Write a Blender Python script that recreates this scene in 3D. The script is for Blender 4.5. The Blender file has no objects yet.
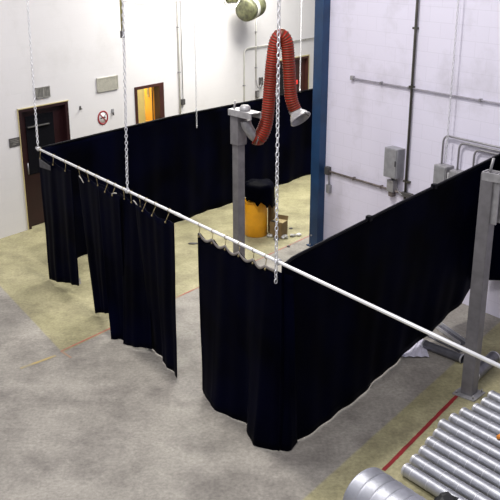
import bpy, bmesh, math, random
from mathutils import Vector, Matrix, noise
random.seed(7)
PI = math.pi
S = bpy.context.scene
COL = S.collection

# ------------------------------------------------------------------ measures
CAM_H = 4.8
FPX = 853.0
PITCH = math.atan(307 / 853.0)
cP, sP = math.cos(PITCH), math.sin(PITCH)

def ray(x, y):
    u, v = x - 250, y - 250
    return Vector((u, FPX * cP - v * sP, -(v * cP + FPX * sP)))
def at(x, y, Y):                 # pixel -> point at distance Y
    d = ray(x, y); return Vector((0, 0, CAM_H)) + d * (Y / d.y)
def atz(x, y, z):                # pixel -> point at height z
    d = ray(x, y); return Vector((0, 0, CAM_H)) + d * ((z - CAM_H) / d.z)

AZB = math.radians(36.48)        # run of the back wall, from +Y towards +X
BDIR = Vector((math.sin(AZB), math.cos(AZB), 0))
ROTB = PI / 2 - AZB
BORG = Vector((-4.12, 14.165, 0))
AZA = math.radians(36.89)
ADIR = Vector((math.sin(AZA), -math.cos(AZA), 0))
ROTA = math.atan2(ADIR.y, ADIR.x)
AORG = Vector((1.225, 13.485, 0))

# ------------------------------------------------------------------ materials
def mat(name, col, rough=0.6, metal=0.0, var=0.0, scale=4.0, bump=0.0, bscale=30.0, emit=None, spec=0.5, col2=None):
    m = bpy.data.materials.new(name); m.use_nodes = True
    nt = m.node_tree; b = nt.nodes['Principled BSDF']
    b.inputs['Roughness'].default_value = rough
    b.inputs['Metallic'].default_value = metal
    b.inputs['Specular IOR Level'].default_value = spec
    tc = nt.nodes.new('ShaderNodeTexCoord')
    if var > 0 or col2:
        n = nt.nodes.new('ShaderNodeTexNoise'); n.inputs['Scale'].default_value = scale
        n.inputs['Detail'].default_value = 6
        nt.links.new(tc.outputs['Object'], n.inputs['Vector'])
        r = nt.nodes.new('ShaderNodeValToRGB')
        c2 = col2 or tuple(c * (1 - var) for c in col)
        r.color_ramp.elements[0].position = 0.35; r.color_ramp.elements[1].position = 0.65
        r.color_ramp.elements[0].color = (*c2, 1); r.color_ramp.elements[1].color = (*col, 1)
        nt.links.new(n.outputs['Fac'], r.inputs['Fac'])
        nt.links.new(r.outputs['Color'], b.inputs['Base Color'])
    else:
        b.inputs['Base Color'].default_value = (*col, 1)
    if bump > 0:
        n2 = nt.nodes.new('ShaderNodeTexNoise'); n2.inputs['Scale'].default_value = bscale
        nt.links.new(tc.outputs['Object'], n2.inputs['Vector'])
        bp = nt.nodes.new('ShaderNodeBump'); bp.inputs['Strength'].default_value = bump
        bp.inputs['Distance'].default_value = 0.02
        nt.links.new(n2.outputs['Fac'], bp.inputs['Height'])
        nt.links.new(bp.outputs['Normal'], b.inputs['Normal'])
    if emit:
        b.inputs['Emission Color'].default_value = (*emit[0], 1)
        b.inputs['Emission Strength'].default_value = emit[1]
    return m

def wall_mat(name, col, stain, mortar, stain_amt):
    m = bpy.data.materials.new(name); m.use_nodes = True
    nt = m.node_tree; b = nt.nodes['Principled BSDF']; L = nt.links.new
    b.inputs['Roughness'].default_value = 0.55
    tc = nt.nodes.new('ShaderNodeTexCoord')
    sx = nt.nodes.new('ShaderNodeSeparateXYZ'); L(tc.outputs['Object'], sx.inputs[0])
    cb = nt.nodes.new('ShaderNodeCombineXYZ'); L(sx.outputs['X'], cb.inputs['X']); L(sx.outputs['Z'], cb.inputs['Y'])
    br = nt.nodes.new('ShaderNodeTexBrick'); L(cb.outputs[0], br.inputs['Vector'])
    br.inputs['Scale'].default_value = 1.0
    br.inputs['Brick Width'].default_value = 0.4; br.inputs['Row Height'].default_value = 0.2
    br.inputs['Mortar Size'].default_value = 0.006; br.inputs['Mortar Smooth'].default_value = 0.5
    br.inputs['Color1'].default_value = (*col, 1)
    br.inputs['Color2'].default_value = (*[c * 0.985 for c in col], 1)
    br.inputs['Mortar'].default_value = (*[c * mortar for c in col], 1)
    n = nt.nodes.new('ShaderNodeTexNoise'); n.inputs['Scale'].default_value = 0.9; n.inputs['Detail'].default_value = 9
    n.inputs['Roughness'].default_value = 0.65
    L(tc.outputs['Object'], n.inputs['Vector'])
    r = nt.nodes.new('ShaderNodeValToRGB'); r.color_ramp.elements[0].position = 0.52; r.color_ramp.elements[1].position = 0.78
    r.color_ramp.elements[0].color = (0, 0, 0, 1); r.color_ramp.elements[1].color = (stain_amt,) * 3 + (1,)
    L(n.outputs['Fac'], r.inputs['Fac'])
    mx = nt.nodes.new('ShaderNodeMix'); mx.data_type = 'RGBA'
    L(r.outputs['Color'], mx.inputs['Factor']); L(br.outputs['Color'], mx.inputs[6])
    mx.inputs[7].default_value = (*stain, 1)
    L(mx.outputs[2], b.inputs['Base Color'])
    bp = nt.nodes.new('ShaderNodeBump'); bp.inputs['Strength'].default_value = 0.12; bp.inputs['Distance'].default_value = 0.01
    bp.invert = True
    L(br.outputs['Fac'], bp.inputs['Height']); L(bp.outputs['Normal'], b.inputs['Normal'])
    return m

def floor_mat():
    m = bpy.data.materials.new('concrete_floor'); m.use_nodes = True
    nt = m.node_tree; b = nt.nodes['Principled BSDF']; L = nt.links.new
    b.inputs['Roughness'].default_value = 0.55; b.inputs['Specular IOR Level'].default_value = 0.3
    tc = nt.nodes.new('ShaderNodeTexCoord')
    # object coordinates = world coordinates (floor origin at world origin)
    wob = nt.nodes.new('ShaderNodeTexNoise'); wob.inputs['Scale'].default_value = 5
    L(tc.outputs['Object'], wob.inputs['Vector'])
    wsc = nt.nodes.new('ShaderNodeVectorMath'); wsc.operation = 'SCALE'; wsc.inputs['Scale'].default_value = 0.02
    L(wob.outputs['Color'], wsc.inputs[0])
    pos = nt.nodes.new('ShaderNodeVectorMath'); pos.operation = 'ADD'
    L(tc.outputs['Object'], pos.inputs[0]); L(wsc.outputs[0], pos.inputs[1])
    def halfplane(p, d, width=0.014):     # 1 on the left side of the directed line p + t d
        n = Vector((-d[1], d[0], 0)).normalized()
        dp = nt.nodes.new('ShaderNodeVectorMath'); dp.operation = 'DOT_PRODUCT'
        L(pos.outputs[0], dp.inputs[0]); dp.inputs[1].default_value = n
        mr = nt.nodes.new('ShaderNodeMapRange')
        off = n.x * p[0] + n.y * p[1] + 0.01 * (n.x + n.y)
        mr.inputs['From Min'].default_value = off - width; mr.inputs['From Max'].default_value = off + width
        L(dp.outputs['Value'], mr.inputs['Value'])
        return mr.outputs[0]
    def math_(op, a, c):
        q = nt.nodes.new('ShaderNodeMath'); q.operation = op
        L(a, q.inputs[0]); L(c, q.inputs[1]); return q.outputs[0]
    bd = (BDIR.x, BDIR.y)
    back_side = halfplane((-2.2, 9.75), bd)                 # beyond the thin red line
    right_of_l1 = halfplane((-2.345, 9.58), (-0.534, 0.846))   # left of this line is towards -x
    inv = nt.nodes.new('ShaderNodeMath'); inv.operation = 'SUBTRACT'; inv.inputs[0].default_value = 1
    L(right_of_l1, inv.inputs[1])
    zone1 = math_('MULTIPLY', back_side, inv.outputs[0])
    near_side = halfplane((0.767, 6.966), (-bd[0], -bd[1]))  # right strip beside the thick red line
    zone = math_('MAXIMUM', zone1, near_side)
    # colours
    def cramp(scale, c1, c2, p1=.35, p2=.65, det=8):
        n = nt.nodes.new('ShaderNodeTexNoise'); n.inputs['Scale'].default_value = scale; n.inputs['Detail'].default_value = det
        n.inputs['Roughness'].default_value = 0.7
        L(tc.outputs['Object'], n.inputs['Vector'])
        r = nt.nodes.new('ShaderNodeValToRGB'); r.color_ramp.elements[0].position = p1; r.color_ramp.elements[1].position = p2
        r.color_ramp.elements[0].color = (*c1, 1); r.color_ramp.elements[1].color = (*c2, 1)
        L(n.outputs['Fac'], r.inputs['Fac']); return r.outputs['Color']
    olive = cramp(1.6, OLIVE1, OLIVE2)
    grey = cramp(1.3, GREY1, GREY2)
    mx = nt.nodes.new('ShaderNodeMix'); mx.data_type = 'RGBA'
    L(zone, mx.inputs['Factor']); L(grey, mx.inputs[6]); L(olive, mx.inputs[7])
    sp = cramp(26, (0.66, 0.66, 0.66), (1.16, 1.16, 1.16), .3, .7, 12)
    mu = nt.nodes.new('ShaderNodeMix'); mu.data_type = 'RGBA'; mu.blend_type = 'MULTIPLY'; mu.inputs['Factor'].default_value = 1
    L(mx.outputs[2], mu.inputs[6]); L(sp, mu.inputs[7])
    st = cramp(1.7, (0.74, 0.73, 0.74), (1.06, 1.06, 1.06), .36, .54)
    mu2 = nt.nodes.new('ShaderNodeMix'); mu2.data_type = 'RGBA'; mu2.blend_type = 'MULTIPLY'; mu2.inputs['Factor'].default_value = 1
    L(mu.outputs[2], mu2.inputs[6]); L(st, mu2.inputs[7])
    L(mu2.outputs[2], b.inputs['Base Color'])
    bp = nt.nodes.new('ShaderNodeBump'); bp.inputs['Strength'].default_value = 0.15; bp.inputs['Distance'].default_value = 0.01
    n3 = nt.nodes.new('ShaderNodeTexNoise'); n3.inputs['Scale'].default_value = 14; n3.inputs['Detail'].default_value = 6
    L(tc.outputs['Object'], n3.inputs['Vector']); L(n3.outputs['Fac'], bp.inputs['Height']); L(bp.outputs['Normal'], b.inputs['Normal'])
    return m

OLIVE1, OLIVE2 = (0.31, 0.285, 0.16), (0.46, 0.42, 0.25)
GREY1, GREY2 = (0.26, 0.24, 0.21), (0.40, 0.372, 0.325)

MT = dict(
    wall_back=wall_mat('painted_block_back', (0.72, 0.70, 0.715), (0.44, 0.42, 0.40), 0.98, 0.35),
    wall_right=wall_mat('painted_block_right', (0.80, 0.77, 0.90), (0.40, 0.38, 0.40), 0.92, 0.6),
    floor=floor_mat(),
    black=mat('navy_black_vinyl', (0.0006, 0.0010, 0.0085), 0.6, var=0.75, scale=1.5, spec=0.02),
    hem=mat('dull_hem_tape', (0.30, 0.27, 0.25), 0.5, var=0.3, scale=20),
    hemdark=mat('dark_hem_binding', (0.003, 0.003, 0.006), 0.45, var=0.3, scale=10, spec=0.10),
    patch=mat('dull_grey_patch', (0.045, 0.043, 0.05), 0.6, var=0.6, scale=14),
    tie=mat('pale_tie', (0.65, 0.62, 0.55), 0.5, var=0.3, scale=30),
    brass=mat('brass_hook', (0.42, 0.34, 0.17), 0.35, 0.6, var=0.3, scale=30),
    rail=mat('galvanised_rail', (0.92, 0.92, 0.93), 0.35, 0.2, var=0.12, scale=6),
    chain=mat('zinc_chain', (0.86, 0.86, 0.90), 0.35, 0.35, var=0.2, scale=30),
    post=mat('grey_paint_post', (0.215, 0.205, 0.215), 0.5, 0.15, var=0.25, scale=9, bump=.1),
    postl=mat('light_grey_bracket', (0.42, 0.41, 0.42), 0.45, 0.3, var=0.25, scale=15),
    blue=mat('blue_paint', (0.012, 0.055, 0.15), 0.45, var=0.35, scale=3, bump=.1),
    conduit=mat('steel_conduit', (0.36, 0.35, 0.37), 0.4, 0.4, var=0.2, scale=8),
    lavcond=mat('lavender_grey_pipe', (0.42, 0.40, 0.46), 0.45, 0.1, var=0.2, scale=8),
    wallcond=mat('painted_conduit', (0.62, 0.61, 0.56), 0.45, 0.1, var=0.15, scale=8),
    dconduit=mat('dark_conduit', (0.075, 0.07, 0.055), 0.5, 0.2, var=0.4, scale=8),
    rust=mat('rusty_pipe', (0.25, 0.21, 0.20), 0.55, 0.3, var=0.5, scale=12),
    box=mat('grey_electric_box', (0.36, 0.36, 0.38), 0.45, 0.2, var=0.2, scale=12),
    boxd=mat('dark_detail', (0.09, 0.085, 0.085), 0.5, 0.1, var=0.2, scale=12),
    vent=mat('vent_grille', (0.30, 0.29, 0.27), 0.5, 0.2, var=0.2, scale=15),
    vent2=mat('cream_vent_grille', (0.52, 0.50, 0.43), 0.5, 0.1, var=0.15, scale=15),
    maroon=mat('maroon_door', (0.022, 0.004, 0.006), 0.45, var=0.3, scale=2),
    dglass=mat('dark_glass', (0.008, 0.008, 0.010), 0.12, spec=0.6),
    cream=mat('cream_frame', (0.55, 0.47, 0.25), 0.5, var=0.1),
    brown=mat('brown_frame', (0.06, 0.016, 0.012), 0.5, var=0.3, scale=5),
    orange=mat('orange_door', (0.85, 0.38, 0.02), 0.5, var=0.1, scale=3),
    yellowroom=mat('pale_yellow_wall', (0.92, 0.84, 0.50), 0.7, var=0.05),
    hose=mat('red_hose', (0.42, 0.018, 0.006), 0.55, var=0.5, scale=5, spec=.25),
    hosewire=mat('hose_wire_rib', (0.13, 0.028, 0.008), 0.5, 0.0, var=0.2, scale=20),
    drum=mat('yellow_drum', (0.88, 0.40, 0.012), 0.45, var=0.15, scale=5),
    card=mat('cardboard', (0.22, 0.145, 0.06), 0.8, var=0.25, scale=8),
    cardt=mat('cardboard_top', (0.36, 0.28, 0.13), 0.8, var=0.25, scale=8),
    scrap=mat('crumpled_foil', (0.55, 0.54, 0.52), 0.4, 0.3, var=0.4, scale=25),
    galv=mat('galvanised_duct', (0.52, 0.53, 0.58), 0.48, 0.8, var=0.22, scale=7, bump=.12, bscale=12),
    galvd=mat('dull_galvanised_duct', (0.22, 0.22, 0.25), 0.4, 0.6, var=0.35, scale=8),
    seam=mat('duct_seam', (0.68, 0.68, 0.72), 0.4, 0.6),
    dark=mat('painted_inside_shade', (0.03, 0.03, 0.033), 0.6),  # near-black colour, shade painted into openings
    paper=mat('lavender_sheet', (0.75, 0.73, 0.84), 0.55, var=0.2, scale=12),
    red=mat('red_floor_paint', (0.34, 0.018, 0.022), 0.6, var=0.45, scale=5),
    redthin=mat('worn_red_paint', (0.42, 0.10, 0.07), 0.6, col2=(0.33, 0.22, 0.15), scale=5),
    yellow=mat('worn_yellow_paint', (0.50, 0.36, 0.12), 0.6, col2=(0.33, 0.29, 0.20), scale=5),
    white=mat('sign_white', (0.80, 0.79, 0.80), 0.4),
    signred=mat('sign_red', (0.30, 0.02, 0.03), 0.4),
    signblk=mat('sign_black', (0.02, 0.02, 0.02), 0.4),
    greenish=mat('olive_grey_housing', (0.16, 0.165, 0.085), 0.5, 0.1, col2=(0.05, 0.05, 0.03), scale=9),
    yrod=mat('yellowed_rod', (0.48, 0.44, 0.18), 0.5, 0.1, var=0.3, scale=6),
    orangebit=mat('orange_plastic', (0.85, 0.28, 0.03), 0.4),
    redlamp=mat('red_lamp', (0.6, 0.02, 0.02), 0.4, emit=((1, 0.05, 0.03), 0.6)),
)

# ------------------------------------------------------------------ mesh kit
class MB:
    def __init__(s): s.v = []; s.f = []; s.sm = []; s.mi = []
    def add(s, vs, fs, smooth=False, mi=0):
        o = len(s.v); s.v += [tuple(v) for v in vs]
        s.f += [tuple(i + o for i in f) for f in fs]; s.sm += [smooth] * len(fs); s.mi += [mi] * len(fs)
        return s
    def box(s, x0, x1, y0, y1, z0, z1, bev=0.0, mi=0):
        if bev > 0:
            bm = bmesh.new(); bmesh.ops.create_cube(bm, size=1)
            for v in bm.verts:
                v.co = Vector(((x0 + x1) / 2 + v.co.x * (x1 - x0), (y0 + y1) / 2 + v.co.y * (y1 - y0), (z0 + z1) / 2 + v.co.z * (z1 - z0)))
            bmesh.ops.bevel(bm, geom=bm.edges[:], offset=bev, segments=2, affect='EDGES', profile=0.5)
            bm.verts.index_update()
            s.add([v.co.copy() for v in bm.verts], [[v.index for v in f.verts] for f in bm.faces], False, mi); bm.free()
            return s
        vs = [(x, y, z) for z in (z0, z1) for y in (y0, y1) for x in (x0, x1)]
        return s.add(vs, [(0, 2, 3, 1), (4, 5, 7, 6), (0, 1, 5, 4), (2, 6, 7, 3), (0, 4, 6, 2), (1, 3, 7, 5)], False, mi)
    def tube(s, pts, r, n=10, cap=True, closed=False, mi=0, mfun=None):
        pts = [Vector(p) for p in pts]; m = len(pts)
        rs = r if isinstance(r, (list, tuple)) else [r] * m
        t0 = (pts[1] - pts[0]).normalized()
        up = Vector((0, 0, 1)) if abs(t0.z) < 0.9 else Vector((0, 1, 0))
        a = t0.cross(up).normalized()
        rings = []
        for i, p in enumerate(pts):
            if closed: t = (pts[(i + 1) % m] - pts[i - 1]).normalized()
            else: t = (pts[min(i + 1, m - 1)] - pts[max(i - 1, 0)]).normalized()
            a = (a - t * a.dot(t)).normalized(); b = t.cross(a)
            rings.append([p + (a * math.cos(2 * PI * k / n) + b * math.sin(2 * PI * k / n)) * rs[i] for k in range(n)])
        vs = [v for rg in rings for v in rg]
        o = len(s.v); s.v += [tuple(v) for v in vs]
        for i in range(m if closed else m - 1):
            j = (i + 1) % m
            for k in range(n):
                s.f.append((o + i * n + k, o + i * n + (k + 1) % n, o + j * n + (k + 1) % n, o + j * n + k))
                s.sm.append(True); s.mi.append(mfun(i) if mfun else mi)
        if cap and not closed:
            s.f.append(tuple(o + k for k in range(n))[::-1]); s.f.append(tuple(o + (m - 1) * n + k for k in range(n)))
            s.sm += [False] * 2; s.mi += [mi] * 2
        return s
    def lathe(s, prof, n=32, c=(0, 0, 0), M=None, mi=0, close=False):
        vs = []
        for r, z in prof:
            for k in range(n):
                v = Vector((r * math.cos(2 * PI * k / n), r * math.sin(2 * PI * k / n), z))
                if M: v = M @ v
                vs.append(v + Vector(c))
        fs = [(i * n + k, i * n + (k + 1) % n, (i + 1) * n + (k + 1) % n, (i + 1) * n + k) for i in range(len(prof) - 1) for k in range(n)]
        s.add(vs, fs, True, mi)
        if close:
            o = len(s.v) - len(vs)
            s.f.append(tuple(o + k for k in range(n))[::-1]); s.f.append(tuple(o + (len(prof) - 1) * n + k for k in range(n)))
            s.sm += [False] * 2; s.mi += [mi] * 2
        return s
    def prism(s, poly, z0, z1, M=None, mi=0):
        n = len(poly)
        vs = [Vector((x, y, z0)) for x, y in poly] + [Vector((x, y, z1)) for x, y in poly]
        if M: vs = [M @ v for v in vs]
        return s.add(vs, [tuple(range(n))[::-1], tuple(range(n, 2 * n))] + [(k, (k + 1) % n, n + (k + 1) % n, n + k) for k in range(n)], False, mi)
    def build(s, name, mats, parent=None, loc=None, rz=None):
        me = bpy.data.meshes.new(name); me.from_pydata(s.v, [], s.f)
        mats = mats if isinstance(mats, (list, tuple)) else [mats]
        for m in mats: me.materials.append(MT[m])
        for p, sm, mi in zip(me.polygons, s.sm, s.mi): p.use_smooth = sm; p.material_index = mi
        bm = bmesh.new(); bm.from_mesh(me); bmesh.ops.recalc_face_normals(bm, faces=bm.faces); bm.to_mesh(me); bm.free()
        o = bpy.data.objects.new(name, me); COL.objects.link(o)
        if parent: o.parent = parent
        if loc is not None: o.location = loc
        if rz is not None: o.rotation_euler = (0, 0, rz)
        return o

def tag(o, label, cat, group=None, kind=None):
    o['label'] = label; o['category'] = cat
    if group: o['group'] = group
    if kind: o['kind'] = kind
    return o
def thing(name, label, cat, loc=(0, 0, 0), rz=0, group=None):
    o = bpy.data.objects.new(name, None); COL.objects.link(o)
    o.location = loc; o.rotation_euler = (0, 0, rz)
    return tag(o, label, cat, group)
def struct(o):
    o['kind'] = 'structure'; return o
def bez(pts, n=12):              # smooth Catmull-Rom through points
    pts = [Vector(p) for p in pts]; P = [pts[0] * 2 - pts[1]] + pts + [pts[-1] * 2 - pts[-2]]
    out = []
    for i in range(1, len(P) - 2):
        for k in range(n):
            t = k / n; a, b, c, d = P[i - 1], P[i], P[i + 1], P[i + 2]
            out.append(0.5 * ((2 * b) + (c - a) * t + (2 * a - 5 * b + 4 * c - d) * t * t + (3 * b - a - 3 * c + d) * t ** 3))
    return out + [pts[-1]]
def fillet(pts, r, n=8):         # polyline with rounded corners
    pts = [Vector(p) for p in pts]; out = [pts[0]]
    for i in range(1, len(pts) - 1):
        a, b, c = pts[i - 1], pts[i], pts[i + 1]
        p = b + (a - b).normalized() * r; q = b + (c - b).normalized() * r
        for k in range(n + 1):
            t = k / n; out.append(p * (1 - t) ** 2 + b * 2 * t * (1 - t) + q * t * t)
    return out + [pts[-1]]

# ------------------------------------------------------------------ setting
struct(MB().box(-30, 30, -8, 45, -0.2, 0).build('floor', 'floor'))

# back wall (local x along the wall, -y towards the room) with three openings
WH = 6.5
w = MB()
ops = [(0.33, 1.39, 2.125), (3.14, 3.97, 2.15), (8.05, 9.38, 2.15)]
x = -7.0
for a, b_, h in ops:
    w.box(x, a, 0, 0.2, 0, WH); w.box(a, b_, 0, 0.2, h, WH); x = b_
w.box(x, 14, 0, 0.2, 0, WH)
struct(w.build('wall_back', 'wall_back', None, BORG, ROTB))
struct(MB().box(0.0, 12, 0, 0.25, 0, WH).build('wall_right', 'wall_right', None, AORG, ROTA))

# door 1: dark double-glazed maroon door in the left of the back wall
d1 = MB().box(0.37, 1.35, 0.08, 0.13, 0.01, 2.085).build('door_1', 'maroon', None, BORG, ROTB); struct(d1)
MB().box(0.30, 0.37, -0.012, 0.19, 0, 2.085).box(1.35, 1.42, -0.012, 0.19, 0, 2.085).box(0.30, 1.42, -0.012, 0.19, 2.085, 2.135).build('door_frame', 'maroon', d1)
MB().box(0.285, 0.30, -0.018, 0.0, 0, 2.15).box(0.285, 1.435, -0.018, 0.0, 2.135, 2.15).build('trim_strip', 'cream', d1)
MB().box(0.50, 1.12, 0.068, 0.082, 0.95, 1.98).build('pane', 'dglass', d1)
MB().box(0.52, 1.0, 0.03, 0.065, 1.78, 1.80, .004).build('door_closer', 'boxd', d1)
MB().tube([(0.44, 0.03, 0.98), (0.44, 0.03, 1.18)], 0.012, 8).build('door_handle', 'conduit', d1)

# door 2: lit opening with an orange leaf swung inward
d2 = MB()
hx, hy = 3.86, 0.12
dv = Vector((0.43, 0.65, 0)).normalized(); nv = Vector((-dv.y, dv.x, 0))
q = [Vector((hx, hy, 0)), Vector((hx, hy, 0)) + dv * 0.78]
poly = [(q[0].x, q[0].y), (q[1].x, q[1].y), (q[1].x + nv.x * .04, q[1].y + nv.y * .04), (q[0].x + nv.x * .04, q[0].y + nv.y * .04)]
d2.prism(poly, 0.01, 2.08)
d2 = struct(d2.build('door_2', 'orange', None, BORG, ROTB))
MB().box(3.14, 3.20, -0.02, 0.2, 0, 2.10).box(3.84, 3.97, -0.02, 0.2, 0, 2.10).box(3.14, 3.97, -0.02, 0.2, 2.10, 2.155).build('door_frame', 'brown', d2)
sc = q[0] + dv * 0.42 + nv * 0.043
sg = MB(); Ms = Matrix.Translation((sc.x, sc.y, 1.90)) @ Matrix(((dv.x, 0, nv.x, 0), (dv.y, 0, nv.y, 0), (0, 1, 0, 0), (0, 0, 0, 1)))
sg.prism([(-.085, -.10), (.085, -.10), (.085, .10), (-.085, .10)], 0, 0.006, Ms)
sp_ = sg.build('door_sign', 'boxd', d2)
MB().prism([(-.07, -.085), (.07, -.085), (.07, .085), (-.07, .085)], 0.006, 0.009, Ms).build('sign_face', 'yellow', sp_)
MB().prism([(-.03, -.05), (.02, -.05), (.03, .045), (-.02, .045)], 0.009, 0.012, Ms).build('sign_mark', 'boxd', sp_)
rm = MB().box(2.6, 6.6, 1.9, 2.0, 0, 2.8).box(2.5, 2.6, 0.2, 2.0, 0, 2.8).box(6.6, 6.7, 0.2, 2.0, 0, 2.8).box(2.5, 6.7, 0.2, 2.0, 2.8, 2.9)
struct(rm.build('wall_inner', 'yellowroom', None, BORG, ROTB))

# door 3: maroon double door at the right of the back wall
d3 = struct(MB().box(8.09, 8.71, 0.06, 0.11, 0.01, 2.10).box(8.72, 9.34, 0.06, 0.11, 0.01, 2.10).build('door_3', 'brown', None, BORG, ROTB))
MB().box(8.03, 8.09, -0.015, 0.15, 0, 2.10).box(9.34, 9.40, -0.015, 0.15, 0, 2.10).box(8.03, 9.40, -0.015, 0.15, 2.10, 2.16).build('door_frame', 'brown', d3)
MB().box(9.385, 9.41, -0.02, 0.0, 0, 2.18).box(8.01, 9.41, -0.02, 0.0, 2.155, 2.18).build('trim_strip', 'cream', d3)
MB().box(8.2, 8.6, 0.05, 0.062, 1.05, 1.95).build('pane', 'dglass', d3)
tag(MB().box(8.72, 8.95, 0.015, 0.05, 1.50, 1.60, .005).build('warning_lamp', 'redlamp', None, BORG, ROTB),
    'small red lit lamp on the dark door behind the red hose', 'lamp')

# blue column at the end of the right wall
bc = thing('steel_column', 'tall blue painted steel column at the end of the right white wall', 'column', AORG, ROTA)
m = MB()
m.box(-0.20, 0.0, -0.14, -0.115, 0, WH, .003).box(-0.20, 0.0, 0.09, 0.115, 0, WH, .003).box(-0.112, -0.088, -0.115, 0.09, 0, WH).box(-.012, 0, -.115, .09, 0, WH).box(-.20, -.188, -.115, .09, 0, WH)
m.build('shaft', 'blue', bc)
MB().box(-0.235, -0.0, -0.17, 0.15, 0, 0.02, .003).build('base_plate', 'blue', bc)
for bx in (-0.15, -0.05):
    MB().tube([(bx, -0.155, 0.02), (bx, -0.155, 0.045)], 0.012, 6).build('bolt', 'postl', bc)
MB().tube([(-0.14, -0.14, 0.20), (-0.14, -0.152, 0.20)], 0.016, 8).build('rivet', 'postl', bc)

# floor paint
def stripe(p, q, wd, name, mt, label, cat='floor line', bend=None):
    p, q = Vector((*p, 0)), Vector((*q, 0)); d = (q - p).normalized(); n = Vector((-d.y, d.x, 0)) * wd / 2
    mb = MB(); N = 40
    vs = []
    for i in range(N + 1):
        c = p.lerp(q, i / N); j1 = 1 + random.uniform(-.12, .12); j2 = 1 + random.uniform(-.12, .12)
        vs += [c + n * j1 + Vector((0, 0, .003)), c - n * j2 + Vector((0, 0, .003))]
    mb.add(vs, [(2 * i, 2 * i + 1, 2 * i + 3, 2 * i + 2) for i in range(N)])
    if bend:
        bq = Vector((*bend, 0)); dd = (bq - p).normalized(); nn = Vector((-dd.y, dd.x, 0)) * wd / 2
        mb.add([p + nn + Vector((0, 0, .0032)), p - nn + Vector((0, 0, .0032)), bq - nn + Vector((0, 0, .0032)), bq + nn + Vector((0, 0, .0032))], [(0, 1, 2, 3)])
    return tag(mb.build(name, mt), label, cat)
stripe((1.29, 7.04), (2.335, 8.49), 0.044, 'floor_line', 'red', 'thick red painted line on the floor leading to the right grey post')
stripe((-2.36, 9.60), (1.05, 14.08), 0.028, 'floor_line', 'redthin', 'thin worn red line on the floor passing under the hanging black curtains', bend=(-2.20, 9.42))
stripe((-2.75, 9.14), (-2.40, 9.48), 0.045, 'floor_line', 'yellow', 'short faded yellow line on the floor at the left')

# ------------------------------------------------------------------ back wall fittings
def wall_b(name, label, cat, s, z, group=None):
    p = BORG + BDIR * s; return thing(name, label, cat, (p.x, p.y, z), ROTB, group)
def wall_a(name, label, cat, s, z, group=None):
    p = AORG + ADIR * s; return thing(name, label, cat, (p.x, p.y, z), ROTA, group)

def grille(s0, s1, z0, z1, mt, label, nsl, vertical=False):
    W, H = s1 - s0, z1 - z0
    t = wall_b('vent_grille', label, 'vent', (s0 + s1) / 2, (z0 + z1) / 2)
    MB().box(-W/2, W/2, -.025, 0, -H/2, -H/2 + .018).box(-W/2, W/2, -.025, 0, H/2 - .018, H/2).box(-W/2, -W/2 + .018, -.025, 0, -H/2, H/2).box(W/2 - .018, W/2, -.025, 0, -H/2, H/2).build('frame', mt, t)
    MB().box(-W/2 + .018, W/2 - .018, -.004, 0, -H/2 + .018, H/2 - .018).build('backing', 'boxd', t)
    sl = MB()
    for i in range(nsl):
        if vertical:
            x = -W/2 + .02 + (W - .04) * (i + .5) / nsl; sl.box(x - .006, x + .010, -.02, -.004, -H/2 + .018, H/2 - .018)
        else:
            z = -H/2 + .02 + (H - .04) * (i + .5) / nsl; sl.box(-W/2 + .018, W/2 - .018, -.02, -.004, z - .006, z + .008)
    if vertical: sl.box(-.014, .014, -.027, -.004, -H/2, H/2)
    sl.build('slats', mt, t)
grille(0.71, 1.02, 2.27, 2.455, 'vent', 'small dark grille above the dark maroon door', 9, True)
grille(2.15, 2.69, 2.19, 2.445, 'vent2', 'wide pale grille high on the wall beside the lit doorway', 12)

# plate with illegible small text, no smoking sign, small fittings
t = wall_b('door_plate', 'small dark plate on the wall left of the maroon door', 'sign', 0.17, 1.605)
MB().box(-.11, .11, -.012, 0, -.075, .075, .003).build('plate', 'boxd', t)
m = MB()
for i, (a, b_) in enumerate([(-.085, .06), (-.085, .085), (-.03, .085), (-.05, .03)]):
    z = .045 - i * .028; m.box(a, b_, -.014, -.012, z - .005, z + .005)
m.build('lettering', 'vent', t)
t = wall_b('no_smoking_sign', 'round red and white no smoking sign on the back wall', 'sign', 2.26, 1.70)
Mz = Matrix(((1, 0, 0, 0), (0, 0, -1, 0), (0, 1, 0, 0), (0, 0, 0, 1)))   # z -> -y
Mz = Matrix(((1, 0, 0, 0), (0, 0, 1, 0), (0, 1, 0, 0), (0, 0, 0, 1))) @ Matrix.Scale(-1, 4, (0, 0, 1))
MB().lathe([(0.0001, 0), (.13, 0), (.13, .004), (.0001, .004)], 40, M=Mz).build('disc', 'white', t)
MB().lathe([(.105, .004), (.105, .008), (.135, .008), (.135, .0), (.105, .004)], 40, M=Mz).build('ring', 'signred', t)
def rotbox(a, w, h, y, x=0, z=0):
    c, s_ = math.cos(a), math.sin(a)
    pts = [(-w/2, -h/2), (w/2, -h/2), (w/2, h/2), (-w/2, h/2)]
    return MB().prism([(c * p - s_ * r + x, s_ * p + c * r + z) for p, r in pts], y, y + .003, Mz)
rotbox(-PI / 4, .22, .020, .0075).build('slash', 'signred', t)
m = rotbox(0.05, .13, .022, .005); m2 = rotbox(0.8, .05, .012, .005, .055, .035); m.add(m2.v, m2.f); m.build('cigarette', 'signblk', t)
t = wall_b('wall_hook', 'tiny dark hook on the wall left of the no smoking sign', 'hook', 1.71, 1.97)
MB().box(-.02, .02, -.01, 0, -.04, .03, .003).build('plate', 'boxd', t); MB().tube([(0, -.01, 0), (0, -.05, -.02), (-.05, -.06, 0.0)], .008, 6).build('prong', 'boxd', t)
t = wall_b('wall_switch', 'tiny grey switch on the wall right of the no smoking sign', 'switch', 2.51, 1.78)
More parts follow.
